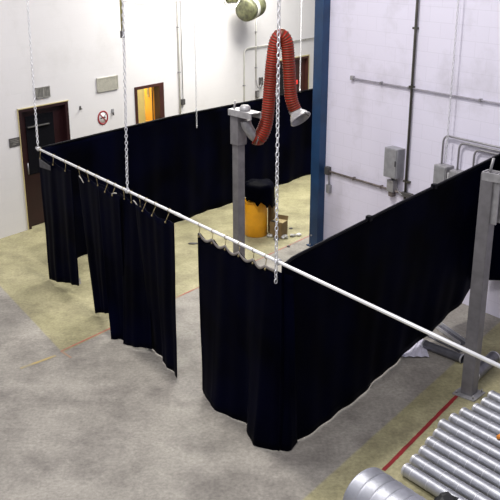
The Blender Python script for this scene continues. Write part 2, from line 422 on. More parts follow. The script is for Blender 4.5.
MB().box(-.02, .035, -.02, 0, -.03, .05, .004).build('housing', 'box', t); MB().box(-.005, .02, -.035, -.02, -.07, -.01, .003).build('lever', 'boxd', t)

def clips(parent, pts, r, mt='conduit'):
    for p in pts:
        MB().box(p[0] - r * 1.8, p[0] + r * 1.8, p[1] - r * 1.3, 0.0, p[2] - .012, p[2] + .012, .002).build('clip', mt, parent)
# arched conduit rising from behind the curtain
t = wall_b('conduit', 'bent grey conduit arching over the back wall behind the red hose', 'conduit', 6.67, 0)
MB().tube(fillet([(0, -.03, .05), (0, -.03, 2.57), (3.2, -.03, 2.57)], .16), .014, 8).build('pipe', 'wallcond', t)
clips(t, [(0, -.03, 1.75), (0.5, -.03, 2.57), (1.6, -.03, 2.57), (2.5, -.03, 2.57)], .014)
t = wall_b('conduit', 'straight grey conduit dropping from the round fan on the back wall', 'conduit', 7.13, 0)
MB().tube([(0, -.025, 3.35), (0, -.025, 1.82)], .013, 8).build('pipe', 'wallcond', t); clips(t, [(0, -.025, 2.1), (0, -.025, 2.9)], .013)
t = wall_b('hook_socket', 'round socket with curled cable at the foot of the fan conduit', 'socket', 7.24, 1.77)
MB().box(.02, .12, -.07, 0, -.09, .09, .012).build('housing', 'boxd', t)
MB().tube(bez([(-.11, -.03, .05), (-.10, -.05, -.08), (-.04, -.06, -.14), (.03, -.06, -.08), (.05, -.06, 0)], 6), .014, 6).build('cable', 'conduit', t)
t = wall_b('junction_box', 'tiny grey box on the back wall just above the curtain', 'box', 7.17, 1.50)
MB().box(-.05, .05, -.06, 0, -.09, .07, .008).build('housing', 'boxd', t); MB().box(-.04, .04, -.066, -.06, -.07, .05, .003).build('cover', 'conduit', t)
t = wall_b('conduit', 'tall pale conduit on the back wall right of the lit doorway', 'conduit', 4.45, 0)
MB().tube([(0, -.025, .1), (0, -.025, WH - .3)], .016, 8).build('pipe', 'wallcond', t); MB().tube([(.10, -.022, 1.65), (.10, -.022, WH - .3)], .008, 6).build('cable', 'conduit', t)
clips(t, [(0, -.025, 2.3), (0, -.025, 3.2)], .014)
MB().box(.05, .14, -.05, 0, 1.62, 1.74, .006).build('outlet', 'boxd', t)
tag(MB().tube(bez([(2.92, -.03, 3.78), (3.9, -.03, 3.70), (4.93, -.03, 3.70), (7.0, -.03, 3.75)], 6), .007, 6).build('cable', 'conduit', None, BORG, ROTB),
    'thin grey cable strung level across the top of the back wall', 'cable')
# yellowed hanging rod
p = at(122, 0, 14.0); q2 = at(122.5, 34, 14.0)
t = thing('hanging_rod', 'yellowish rod hanging beside the chain above the lit doorway', 'rod', (q2.x, q2.y, q2.z))
MB().tube([(0, 0, 0), (p.x - q2.x - .02, 0, 2.2)], .022, 8).build('rod', 'yrod', t)
MB().box(-.035, .03, -.03, .03, -.06, .05, .006).build('end_fitting', 'boxd', t)

# round ventilation fan near the top of the back wall
t = wall_b('wall_fan', 'round olive grey fan motor slung on a bracket high on the back wall', 'fan', 6.25, 3.50)
Rf = Matrix.Rotation(math.radians(14), 4, 'Z') @ Matrix.Rotation(math.radians(82), 4, 'Y')
fc = (.10, -.42, -.02)
MB().lathe([(.001, -.28), (.10, -.27), (.205, -.265), (.235, -.235), (.235, -.10), (.21, -.09)], 36, c=fc, M=Rf).build('end_bell', 'greenish', t)
MB().lathe([(.21, -.10), (.25, -.09), (.25, .03), (.21, .04)], 36, c=fc, M=Rf).build('band', 'wallcond', t)
m = MB(); prof = []
for k in range(12): prof += [(.225, .04 + k * .026), (.25, .045 + k * .026), (.25, .055 + k * .026), (.225, .06 + k * .026)]
m.lathe(prof + [(.15, .37), (.001, .38)], 36, c=fc, M=Rf).build('finned_housing', 'greenish', t)
MB().box(-.25, -.18, -.42, 0, .16, .22, .005).box(.30, .37, -.42, 0, .20, .26, .005).box(-.25, .37, -.03, 0, .10, .36, .005).build('bracket', 'greenish', t)
MB().tube(bez([(-.30, -.45, .16), (-.52, -.45, .0), (-.62, -.35, .10), (-.66, -.2, .45)], 8), .014, 6).build('cable', 'wallcond', t)

# ------------------------------------------------------------------ right wall fittings
t = wall_a('wall_pipe', 'long thin pipe running level high on the right wall', 'pipe', 0.58, 2.88)
MB().tube([(0, -.03, 0), (6, -.03, 0)], .011, 8).build('pipe', 'lavcond', t)
MB().box(-.04, .02, -.05, 0, -.03, .035, .008).build('end_fitting', 'postl', t)
for s_ in (.6, 1.15, 2.4): MB().box(s_ - .015, s_ + .015, -.048, 0, -.02, .02, .003).build('clip', 'conduit', t)
t = wall_a('wall_pipe', 'rusty low pipe with drop to a small outlet beside the blue column', 'pipe', 0.10, 1.34)
MB().tube([(0, -.035, 0), (2.1, -.035, 0)], .017, 8).build('pipe', 'rust', t)
MB().box(-.045, .045, -.075, 0, -.06, .07, .008).build('junction', 'boxd', t)
MB().tube([(.02, -.03, 0), (.03, -.03, -.22)], .012, 8).build('drop_pipe', 'conduit', t)
MB().box(-.01, .07, -.06, 0, -.36, -.22, .008).build('outlet', 'box', t)
for s_ in (.6, 1.2): MB().box(s_ - .012, s_ + .012, -.058, 0, -.025, .025, .003).build('clip', 'rust', t)
t = wall_a('electric_box', 'grey electric cabinet on the right wall above a small switch', 'electrical box', 1.58, 1.78)
MB().box(-.13, .13, -.16, 0, -.22, .22, .008).build('cabinet', 'box', t)
MB().box(-.12, .115, -.17, -.16, -.21, .21, .004).build('door', 'box', t)
MB().box(.10, .118, -.185, -.17, -.03, .05, .003).build('latch', 'boxd', t)
t2 = MB(); t2.box(-.11, .02, -.10, 0, -.455, -.275, .008); t2.build('switch_box', 'postl', t)
MB().tube([(-.05, -.05, -.275), (-.05, -.05, -.22)], .02, 8).tube([(0.02, -.05, -.275), (0.02, -.05, -.22)], .012, 8).build('connector', 'conduit', t)
MB().box(-.085, -.005, -.08, 0, -.53, -.455, .006).build('fitting', 'rust', t)
MB().tube(bez([(.05, -.06, -.22), (.07, -.07, -.36), (.14, -.06, -.45), (.24, -.04, -.46)], 6), .010, 6).build('cable', 'conduit', t)
t = wall_a('conduit', 'black vertical conduit running up the right wall', 'conduit', 1.79, 0)
MB().tube([(0, -.035, .5), (0, -.035, WH - .3)], .019, 8).build('pipe', 'dconduit', t)
for z in (1.53, 2.9, 3.7): MB().box(-.05, .07 if z < 2 else .03, -.05, 0, z - .014, z + .014, .003).build('clip', 'dconduit', t)
MB().box(-.06, .14, -.06, 0, 1.30, 1.37, .01).build('elbow', 'boxd', t)
for (s0, s1, z0, z1, dep, lab, px0, pz) in [
        (2.40, 2.62, 1.60, 1.93, .16, 'first grey switch box with tall bent conduit above the right curtain', 2.42, 2.33),
        (2.66, 2.86, 1.60, 1.90, .14, 'second grey switch box with lower bent conduit above the right curtain', 2.70, 2.28),
        (2.92, 3.10, 1.55, 1.84, .14, 'third switch box nearest the frame edge with lowest bent conduit', 2.96, 2.235)]:
    t = wall_a('switch_box', lab, 'electrical box', (s0 + s1) / 2, 0)
    c = (s0 + s1) / 2; W = s1 - s0
    MB().box(-W/2, W/2, -dep, 0, z0, z1, .008).build('housing', 'postl', t)
    MB().box(-W/2 + .012, W/2 - .012, -dep - .01, -dep, z0 + .012, z1 - .012, .004).build('cover', 'box', t)
    MB().box(W/2, W/2 + .02, -dep + .03, -dep + .06, z1 - .22, z1 - .08, .004).build('lever', 'white', t)
    MB().tube(fillet([(px0 - c + .02, -.05, z1), (px0 - c + .02, -.05, pz), (4.5, -.05, pz)], .11), .014, 8).build('conduit', 'conduit', t)

# ------------------------------------------------------------------ chains
def chain(label, x, y, z0, z1, r=.0055, half=.026, w_=.013, pitch=.040, lean=(0, 0)):
    m = MB(); n = int((z1 - z0) / pitch)
    for i in range(n):
        zc = z1 - (i + .5) * pitch; f_ = (zc - z0) / (z1 - z0)
        ring = []
        a = (i % 2) * PI / 2 + .6 + .25 * math.sin(i * .37)
        for k in range(10):
            th = 2 * PI * k / 10
            u = math.cos(th) * w_; v = math.sin(th) * (half - w_) + math.copysign(w_ * .6, math.sin(th)) * (abs(math.sin(th)) > .01)
            ring.append((lean[0] * f_ + u * math.cos(a), lean[1] * f_ + u * math.sin(a), zc - z0 + v))
        m.tube(ring, r, 5, closed=True)
    return tag(m.build('chain', 'chain', None, (x, y, z0)), label, 'chain')
TOPZ = 5.9
RA = Vector((-3.044, 12.022, 0)); RD = Vector((0.58171, -0.81340, 0)); RN = Vector((.8134, .5817, 0)); RZ = 2.02
def rp(s, z=0, off=0): v = RA + RD * s + RN * off; return Vector((v.x, v.y, z))
p = rp(0.0); chain('silver chain holding the far left end of the rail in front of the maroon door', p.x, p.y, 2.04, TOPZ, lean=(.05, 0), r=.006, w_=.014)
p = rp(2.72); chain('silver chain holding the rail above the ragged hanging curtain strips', p.x, p.y, 2.02, TOPZ, lean=(.10, 0), r=.006, w_=.014)
p = rp(5.69, 0, -.03); chain('bright silver chain in front of the red hose, its tail hanging below the rail', p.x, p.y, 1.78, TOPZ, lean=(.0, 0), r=.0058, half=.028, w_=.014, pitch=.043)
chain('faint silver chain hanging down in front of the long back curtain', -.96, 15.24, 1.63, TOPZ, r=.005, w_=.011)
chain('thin chain at the right end of the back curtain beside the blue column', 1.04, 17.86, 1.92, TOPZ, r=.005, w_=.011)
p = AORG + ADIR * 2.55 + Vector((-.8, -.6, 0)) * .10
chain('pale chain hanging close against the right wall above the switch boxes', p.x, p.y, 1.96, TOPZ, r=.005, w_=.012)

# ------------------------------------------------------------------ rail
RR = .0165
rl = thing('curtain_rail', 'long silver pipe rail slung on chains across the whole room', 'rail', (RA.x, RA.y, RZ))
MB().tube([RD * -.03, RD * 10.5], RR, 14).build('pipe', 'rail', rl)
MB().tube([RD * 3.84, RD * 3.96], .0195, 14).build('coupling', 'rail', rl)
MB().tube([RD * -.06, RD * -.03], .021, 14).build('end_cap', 'postl', rl)
for s_ in (0.02, 2.72, 5.69):
    m = MB(); ring = [RD * s_ + Vector((RN.x * math.cos(a), RN.y * math.cos(a), math.sin(a))) * .027 for a in [2 * PI * k / 14 for k in range(14)]]
    m.tube(ring, .006, 6, closed=True).build('shackle', 'chain', rl)

# ------------------------------------------------------------------ curtains
def cloth(name, mt, parent, P, top, bot, nu, nv, amp, freq, ph, thick=.006, side=None, rag=0.0, drift=None, path=None):
    """P(u) plan point, top(u)/bot(u) heights, u in metres list; folds deepen downwards"""
    us = nu; m = MB(); grid = []
    for layer in (0, 1):
        for j in range(nv + 1):
            v = j / nv
            for i, u in enumerate(us):
                c, nrm = P(u)
                zt, zb = top(u), bot(u)
                if rag and j == nv: zb += rag * noise.noise(Vector((u * 9, ph, 0)))
                z = zt + (zb - zt) * v
                a = amp * (0.35 + 0.65 * v)
                o = a * (math.sin(u * freq + ph + .6 * math.sin(v * 2.1 + u)) + .45 * math.sin(u * freq * 2.3 + ph * 2 + v * 1.3))
                o += .02 * noise.noise(Vector((u * 1.5, v * 2.5, ph))) * v
                if drift: o += drift(u, v)
                o += thick * layer
                q0 = Vector((c.x + nrm.x * o, c.y + nrm.y * o, z))
                if path:
                    q1, n1 = path(u); w_ = v ** 1.25
                    q0.x = q0.x * (1 - w_) + (q1.x + n1.x * o) * w_; q0.y = q0.y * (1 - w_) + (q1.y + n1.y * o) * w_
                grid.append(tuple(q0))
    n = len(us); N = n * (nv + 1)
    fs = []
    for j in range(nv):
        for i in range(n - 1):
            a = j * n + i; fs.append((a, a + 1, a + n + 1, a + n)); fs.append((N + a, N + a + n, N + a + n + 1, N + a + 1))
    for j in range(nv):
        for e in (0, n - 1):
            a = j * n + e; fs.append((a, a + n, N + a + n, N + a))
    for i in range(n - 1):
        a = i; fs.append((a, a + 1, N + a + 1, N + a)); a = nv * n + i; fs.append((a, a + 1, N + a + 1, N + a))
    m.add(grid, fs, True)
    return m.build(name, mt, parent)
def lin(pts):
    def f(u):
        if u <= pts[0][0]: return pts[0][1]
        for (a, x), (b, y) in zip(pts, pts[1:]):
            if u <= b: return x + (y - x) * (u - a) / (b - a) if b > a else y
        return pts[-1][1]
    return f
def rng(a, b, n): return [a + (b - a) * i / n for i in range(n + 1)]

# rail curtains: (s0, s1, top pts, bottom pts, offset ...)
def rail_curtain(label, s0, s1, top, hem, off, amp, freq, ph, hooks, hemmed=False, patch=None, ties=(), nu=None, tpath=None):
    o = rp(s0, 0, off)
    t = thing('curtain', label, 'curtain', (0, 0, 0), 0, None)
    t.location = (o.x, o.y, 0)
    def P(u):
        v = rp(u, 0, off + (tpath(u) if tpath else 0)) - o; return v, RN
    # hem: list of (u, s along rail, offset from rail, height)
    fs_, fo_, fz_ = (lin([(h[0], h[k]) for h in hem]) for k in (1, 2, 3))
    def HP(u):
        v = rp(fs_(u), 0, fo_(u)) - o
        d = rp(fs_(u + .02), 0, fo_(u + .02)) - rp(fs_(u - .02), 0, fo_(u - .02))
        n = Vector((-d.y, d.x, 0)).normalized() if d.length > 1e-5 else RN
        return v, (n if n.dot(RN) > 0 else RN)
    us = rng(s0, s1, nu or max(24, int((s1 - s0) / .022)))
    cloth('fabric', 'black', t, P, top, fz_, us, 22, amp, freq, ph, path=HP)
    for h in hooks:
        c, _ = P(h); zt = top(h)
        m = MB(); pts = [c + Vector((0, 0, zt - .02)), c + Vector((0, 0, zt + .02))]
        rr = RZ - zt
        up = [(0, -.030), (0, -.012)]
        ring = []
        for k in range(12):
            a = 2 * PI * k / 12
            ring.append(c + Vector((-RN.x * off, -RN.y * off, 0)) + RN * (math.cos(a) * .022) + Vector((0, 0, RZ + math.sin(a) * .023)))
        m.tube(ring, .0028, 5, closed=True)
        cc = c + Vector((-RN.x * off, -RN.y * off, 0))
        m.tube([cc + Vector((0, 0, RZ - .023)), c + Vector((-RN.x * .015, -RN.y * .015, zt - .03))], .0035, 6)
        m.build('hook', 'brass', t)
        MB().box(-.009, .009, -.007, .007, -.010, .010, .003).build('grommet', 'brass', t, (c.x - RN.x * .016, c.y - RN.y * .016, zt - .035), math.atan2(RD.y, RD.x))
    if hemmed:
        pts = []
        for u in rng(s0 + .04, s1 - .22, 70):
            c, _ = P(u); pts.append(c - RN * .012 + Vector((0, 0, top(u) + .004)))
        m = MB()
        for a, b_ in zip(pts, pts[1:]):
            pass
        vs = []
        for q_ in pts: vs += [q_ + Vector((0, 0, .012)), q_ + Vector((0, 0, -.016)), q_ + Vector((0, 0, -.016)) - RN * .006, q_ + Vector((0, 0, .012)) - RN * .006]
        fs = []
        for i in range(len(pts) - 1):
            for k in range(4): fs.append((4 * i + k, 4 * i + (k + 1) % 4, 4 * i + 4 + (k + 1) % 4, 4 * i + 4 + k))
        m.add(vs, fs, True).build('hem_tape', 'hem', t)
    if patch:
        a, b_, z0, z1 = patch
        c0, c1 = P(a)[0], P(b_)[0]; n_ = RN * -.035
        MB().add([c0 + n_ + Vector((0, 0, z0)), c1 + n_ + Vector((0, 0, z0 + .03)), c1 + n_ + Vector((0, 0, z1 - .03)), c0 + n_ + Vector((0, 0, z1)),
                  c0 + n_ * 1.3 + Vector((0, 0, z0)), c1 + n_ * 1.3 + Vector((0, 0, z0 + .03)), c1 + n_ * 1.3 + Vector((0, 0, z1 - .03)), c0 + n_ * 1.3 + Vector((0, 0, z1))],
                 [(0, 1, 2, 3), (4, 5, 6, 7), (0, 1, 5, 4), (1, 2, 6, 5), (2, 3, 7, 6), (3, 0, 4, 7)]).build('corner_patch', 'patch', t)
    for (u, dz, ln, ang) in ties:
        c = P(u)[0] - RN * .03 + Vector((0, 0, RZ + dz))
        e = c + RD * (ln * math.cos(ang)) + Vector((0, 0, ln * math.sin(ang)))
        MB().tube([c, (c + e) / 2 + Vector((0, 0, .008)), e], .007, 6).build('tie', 'tie', t)
    return t

def flat(v): return lambda u: v
def scallop(base, dip, hooks):
    hs = sorted(hooks)
    def f(u):
        for a, b_ in zip(hs, hs[1:]):
            if a <= u <= b_: return base - dip * math.sin(PI * (u - a) / (b_ - a))
        return base - .01
    return f
hk1 = [0.08, 0.54, 0.95]
rail_curtain('leftmost black curtain strip, by the maroon door at the far end of the rail', -0.02, 1.10, scallop(1.93, .03, hk1),
             [(-.02, .03, -.03, .012), (1.10, .80, .13, .13)], 0.0, .018, 11, 0.3, hk1, patch=(.12, .50, 1.78, 1.90))
hk2 = [1.36, 1.62, 1.88]
rail_curtain('second black curtain strip from the maroon door, hem ending square and high', 1.26, 2.16, scallop(1.93, .03, hk2),
             [(1.26, 1.58, .01, .02), (2.16, 1.90, .10, .10)], .03, .015, 12, 1.9, hk2, ties=[(1.36, -.11, .14, -.5)])
hk3 = [2.2, 2.40]
rail_curtain('narrow black curtain strip left of the mid rail chain, third from the maroon door', 1.98, 2.56, scallop(1.93, .03, hk3),
             [(1.98, 2.44, -.19, .012), (2.56, 2.60, -.03, .012)], -.03, .012, 13, 4.2, hk3, ties=[(2.42, -.10, .13, .3)])
hk3 = [2.62, 2.80, 3.02]
rail_curtain('black curtain strip right under the mid rail chain, fourth from the maroon door', 2.46, 3.12, scallop(1.93, .03, hk3),
             [(2.46, 2.66, -.15, .012), (3.12, 3.07, .06, .05)], .02, .015, 13, 1.2, hk3, ties=[(2.88, -.08, .10, -.4)])
hk4 = [3.18, 3.4, 3.70]
rail_curtain('black curtain strip with a long pointed hem corner, right of the mid rail chain', 2.98, 3.86, scallop(1.93, .03, hk4),
             [(2.98, 2.86, .14, .02), (3.86, 3.82, -.05, .008)], -.04, .018, 15, 2.2, hk4)
hk5 = [4.33, 4.58, 4.82, 5.06, 5.30, 5.50]
rail_curtain('broad black curtain at the near corner with brass hooks along its pale hem', 4.29, 5.86, scallop(1.93, .05, hk5),
             [(4.29, 4.28, .02, .05), (4.33, 4.30, .01, .01), (4.60, 4.58, -.07, .01), (4.95, 4.93, -.03, .012), (5.15, 5.13, .02, .012), (5.50, 5.50, -.14, .01), (5.66, 5.70, -.06, .01), (5.76, 5.80, .08, .01), (5.86, 5.72, .26, .015)], 0.0, .018, 10, 0.8, hk5, hemmed=True,
             tpath=lambda u: max(0, u - 5.72) * .3)

# long right curtain (from the rail corner to the right wall)
C0 = Vector((0.30, 7.33, 0)); CAZ = math.radians(41.5); CD = Vector((math.sin(CAZ), math.cos(CAZ), 0)); CN = Vector((-CD.y, CD.x, 0))
t = thing('curtain', 'very long black curtain running from the rail corner to the right wall', 'curtain', C0)
CL = 5.1
rtop = lin([(0, 2.01), (.15, 2.05), (.73, 2.09), (2.0, 2.17), (3.06, 2.22), (4.4, 2.29), (5.2, 2.32)]); rbot = lin([(0, .02), (1.64, .02), (2.51, .02), (3.65, .17), (4.05, .26), (4.36, .46), (4.6, .58), (5.2, .74)])
roff = lin([(0, 0), (.84, 0), (1.64, .08), (2.51, .205), (3.65, .22), (5.2, .22)])
def CPATH(u):
    if u <= 4.36: return CD * u, CN
    return CD * 4.36 + ADIR * (u - 4.36), Vector((-.7998, -.6003, 0))
cloth('fabric', 'black', t, CPATH, rtop, rbot, rng(0, CL, 260), 22, .015, 7, 1.1, path=lambda u: (CPATH(u)[0] + CN * roff(u), CPATH(u)[1]))
m = MB(); pts = [CPATH(u)[0] + Vector((0, 0, rtop(u) - .005)) for u in rng(0.02, CL, 80)]
m.tube(pts, .016, 8).build('top_binding', 'hemdark', t)
for u in (1.4, 2.7): MB().box(-.03, .03, -.03, .03, -.03, .03, .01).build('clamp', 'hemdark', t, CD * u + Vector((0, 0, rtop(u))), PI / 2 - CAZ)

# back curtain
BAZ = math.radians(37.6); D2 = Vector((math.sin(BAZ), math.cos(BAZ), 0)); N2 = Vector((-D2.y, D2.x, 0))
B0 = Vector((-1.411, 14.672, 0)); Bs = -2.80; Be = 6.5
t = thing('curtain', 'very long dark navy curtain parallel to the back wall, behind the grey post', 'curtain', B0)
btop = lin([(Bs, 1.94), (0, 1.965), (4.5, 1.88), (Be, 1.86)]); bbot = lin([(Bs, .02), (Be, .012)])
cloth('fabric', 'black', t, lambda u: (D2 * u, N2), btop, bbot, rng(Bs, Be, 330), 20, .022, 6, 2.0)
MB().tube([D2 * u + Vector((0, 0, btop(u) - .004)) for u in rng(Bs, Be, 60)], .014, 8).build('top_binding', 'hemdark', t)
for u in (0.72, 4.02): MB().tube([D2 * u + Vector((0, 0, btop(u) - .02)), D2 * u + Vector((0, 0, btop(u) + .05))], .012, 8).build('hook', 'chain', t)

# ------------------------------------------------------------------ posts
def post(label, x, y, rz, w_, h, base=.22):
    t = thing('steel_post', label, 'post', (x, y, 0), rz)
    k = w_ / 2
    MB().box(-k, k, -k, k, .018, h - .02, .010).build('shaft', 'post', t)
    MB().box(-base / 2, base / 2, -base / 2, base / 2, 0, .018, .003).build('base_plate', 'postl', t)
    for sx in (-1, 1):
        for sy in (-1, 1):
            MB().tube([(sx * base * .38, sy * base * .38, .018), (sx * base * .38, sy * base * .38, .055)], .011, 6).build('anchor_bolt', 'postl', t)
    return t
# left post with arm for the hose
P1 = Vector((-.165, 12.05, 0))
t = post('grey steel post in the middle carrying the red extraction hose', P1.x, P1.y, math.radians(-50), .132, 2.58)
MB().box(-.085, .085, -.085, .085, 2.08, 2.56, .006).build('sleeve', 'post', t)
MB().box(-.10, .40, -.11, -.09, 2.50, 2.58, .003).box(-.10, .40, .07, .09, 2.50, 2.58, .003).box(-.10, -.08, -.11, .09, 2.50, 2.58).box(-.10, .40, -.11, .09, 2.575, 2.59, .003).build('arm', 'postl', t)
MB().tube([(-.07, -.02, 2.58), (-.05, -.02, 2.70)], .013, 8).build('pin', 'postl', t)
MB().lathe([(.001, .06), (.05, .055), (.075, .03), (.08, 0), (.08, -.02), (.001, -.02)], 20, c=(.16, -.01, 2.61)).build('pivot_cap', 'postl', t)
# right post
P2 = Vector((2.475, 8.53, 0))
t = post('tall grey steel post at the right with a bracket on top', P2.x, P2.y, math.radians(-42), .142, 2.60, .27)
MB().box(.073, .14, -.055, -.035, 2.05, 2.55, .003).box(.073, .14, .035, .055, 2.05, 2.55, .003).box(.072, .085, -.055, .055, 2.05, 2.55, .002).build('channel', 'postl', t)
MB().box(-.055, .55, -.072, -.06, 2.50, 2.59, .003).box(-.065, .55, .06, .072, 2.50, 2.59, .003).box(-.065, -.05, -.06, .06, 2.50, 2.59).box(.10, .115, -.06, .06, 2.48, 2.59).build('arm', 'postl', t)
MB().tube([(-.01, 0, 2.55), (.02, 0, 2.73)], .015, 8).build('pin', 'postl', t)

# ------------------------------------------------------------------ extraction hose
Y0 = 11.93
hp = [(259, 138), (264.5, 128), (268, 112), (270, 85), (272.5, 60), (275.5, 42), (281, 35), (286.5, 42), (288.5, 60), (290, 85), (291.5, 100), (296, 112)]
base = at(254, 136, Y0)
hz = thing('extraction_hose', 'red ribbed fume extraction hose arched up with a grey hood at its end', 'hose', base)
pts = [at(px, py, Y0) - base for px, py in hp]
cen = bez([at(254.5, 137, Y0) - base] + pts, 10)
# resample evenly
L_ = [0]
for a, b_ in zip(cen, cen[1:]): L_.append(L_[-1] + (b_ - a).length)
def samp(d):
    for i in range(len(L_) - 1):
        if d <= L_[i + 1]: return cen[i].lerp(cen[i + 1], (d - L_[i]) / max(1e-6, L_[i + 1] - L_[i]))
    return cen[-1]
N = int(L_[-1] / .0085)
rr = []; pp = []
for i in range(N + 1):
    d = L_[-1] * i / N; pp.append(samp(d)); fat = .088 + .012 * math.exp(-((d - .12) / .22) ** 2)
    rr.append(fat + (.006 if i % 4 == 0 else (-.004 if i % 4 == 2 else 0.001)))
MB().tube(pp, rr, 24, mfun=lambda i: 1 if i % 4 in (0, 3) else 0).build('ribbed_tube', ['hose', 'hosewire'], hz)
# elbow: stub from post sleeve into the hose
e0 = at(247, 126, Y0) - base; e1 = cen[0]
MB().tube(bez([e0 + Vector((-.02, 0, .07)), e0, e1 + Vector((-.04, 0, .05)), e1 + Vector((.02, 0, -.01))], 6), [.074 + .002 * (i % 2) for i in range(19)], 22).build('elbow', 'postl', hz)
MB().tube([e1 + (cen[2] - cen[0]).normalized() * .03, e1 + (cen[2] - cen[0]).normalized() * .06], .100, 24).build('hose_clamp', 'postl', hz)
# hood
dn = (cen[-1] - cen[-6]).normalized(); dn = Vector((.50, -.50, -.70)).normalized()
qd = Vector((0, 0, 1)).rotation_difference(dn).to_matrix().to_4x4()
MB().lathe([(.092, -.05), (.095, .02), (.11, .035), (.135, .07), (.150, .12), (.160, .12), (.160, .132), (.142, .132), (.125, .07), (.10, .035), (.085, .0)], 30, c=cen[-1], M=qd).build('hood', 'postl', hz)
MB().tube([cen[-1] + dn * .10 + Vector((.06, -.12, .10)), cen[-1] + dn * .12 + Vector((.11, -.12, .06))], .010, 6).build('handle', 'boxd', hz)

# ------------------------------------------------------------------ things by the blue column
dp = Vector((0.105, 14.15, 0))
t = thing('drum', 'round yellow drum standing on the floor behind the middle post', 'drum', dp)
MB().lathe([(.001, 0), (.19, 0), (.198, .012), (.198, .20), (.1995, .21), (.198, .22), (.198, .42), (.1995, .43), (.198, .44), (.198, .60), (.19, .615), (.001, .61)], 40).build('body', 'drum', t)
MB().lathe([(.19, .60), (.207, .605), (.207, .635), (.19, .64), (.001, .635)], 40).build('lid', 'drum', t)
# black cloth slumped over the drum
m = MB(); NU, NV = 64, 10
vs = [Vector((0.04, 0, .96))]
for j in range(1, NV + 1):
    v = j / NV
    for i in range(NU):
        a = 2 * PI * i / NU
        R_ = .262 * min(1, v * 1.5) * (1 + .10 * noise.noise(Vector((math.cos(a) * 2, math.sin(a) * 2, v * 2))))
        drop = .96 - .10 * v * v if v < .66 else .91 - (v - .66) / .34 * (.29 + .09 * math.cos(a) + .09 * noise.noise(Vector((math.cos(a) * 4, math.sin(a) * 4, 5))))
        vs.append(Vector((R_ * math.cos(a) * 1.0 + .055, R_ * math.sin(a), drop + .03 * noise.noise(Vector((math.cos(a) * 3 * v, math.sin(a) * 3 * v, 1))))))
fs = [(0, 1 + i, 1 + (i + 1) % NU) for i in range(NU)]
for j in range(NV - 1):
    for i in range(NU):
        fs.append((1 + j * NU + i, 1 + j * NU + (i + 1) % NU, 1 + (j + 1) * NU + (i + 1) % NU, 1 + (j + 1) * NU + i))
m.add(vs, fs, True)
cl = tag(m.build('cloth', 'black', None, dp + Vector((0, 0, 0))), 'ragged black cloth slumped over the top of the yellow drum', 'cloth')
sm_ = cl.modifiers.new('Solidify', 'SOLIDIFY'); sm_.thickness = .012; sm_.offset = 1
# brown roll between drum and box
p = atz(271, 234, 0)
t = thing('cardboard_roll', 'upright brown roll squeezed between the yellow drum and the box', 'roll', (p.x + .01, p.y + .10, 0))
MB().tube([(0, 0, 0), (0.0, .02, .52)], .065, 16).build('tube', 'card', t)
MB().tube([(0.0, .02, .521), (0.0, .02, .525)], .05, 16).build('hollow_shade', 'dark', t)  # dark disc on the solid end, paints the shade inside the roll
# cardboard box
p = atz(277.5, 238, 0)
t = thing('cardboard_box', 'open brown cardboard box on the floor beside the yellow drum', 'box', (p.x + .02, p.y + .11, 0), math.radians(-28))
bw, bd_, bh = .12, .11, .27
MB().box(-bw, bw, -bd_, -bd_ + .008, 0, bh).box(-bw, bw, bd_ - .008, bd_, 0, bh).box(-bw, -bw + .008, -bd_, bd_, 0, bh).box(bw - .008, bw, -bd_, bd_, 0, bh).box(-bw, bw, -bd_, bd_, 0, .008).build('body', 'card', t)
MB().box(-bw, bw, -bd_ + .03, bd_, bh, bh + .006).build('flap', 'cardt', t)
MB().prism([(-bw, 0), (bw, 0), (bw, .08), (-bw, .08)], -.003, .003, Matrix.Translation((0, bd_, bh)) @ Matrix.Rotation(math.radians(70), 4, 'X')).build('flap', 'card', t)
MB().box(-bw + .015, bw - .09, -bd_ + .028, -bd_ + .07, bh + .006, bh + .02).build('slot_shade', 'dark', t)  # solid dark strip on the flap, stands for the shadow in a slot

# crumpled scraps
def blob(r, seed, sx=1, sy=1, sz=.6):
    bm = bmesh.new(); bmesh.ops.create_icosphere(bm, subdivisions=2, radius=r)
    for v in bm.verts:
        n = v.co.normalized(); v.co *= 1 + .45 * noise.noise(n * 1.8 + Vector((seed, 0, 0)))
        v.co.x *= sx; v.co.y *= sy; v.co.z *= sz
    mz = min(v.co.z for v in bm.verts)
    for v in bm.verts: v.co.z -= mz
    bm.verts.index_update()
    m = MB().add([v.co.copy() for v in bm.verts], [[v.index for v in f.verts] for f in bm.faces]); bm.free(); return m
sc_l = [(270, 237, .040, 'scrap', 'crumpled foil scrap at the right foot of the yellow drum'),
        (276, 240, .034, 'galvd', 'dark crumpled scrap in front of the cardboard box'),
        (284.5, 238.5, .046, 'scrap', 'largest crumpled foil scrap at the box corner'),
        (292.5, 236.5, .036, 'scrap', 'pale crumpled scrap between the box and the blue column'),
        (298.5, 236, .034, 'white', 'white crumpled scrap nearest the blue column'),
        (291, 229, .022, 'boxd', 'small black pebble like scrap behind the pale scraps'),
        (288.5, 247, .020, 'boxd', 'small dark scrap on the red line in front of the box')]
for i, (px, py, r, mt, lab) in enumerate(sc_l):
    p = atz(px, py, 0); tag(blob(r, i * 3.1, 1.5, 1.1, .7).build('scrap', mt, None, p), lab, 'scrap', 'scraps of litter by the box')
p = atz(219 - 35, 243, 0)
tag(blob(.05, 9, 1.6, .6, .25).build('stain_scrap', 'boxd', None, atz(193, 244, 0)), 'flat dark scrap on the floor left of the near corner curtain', 'scrap')
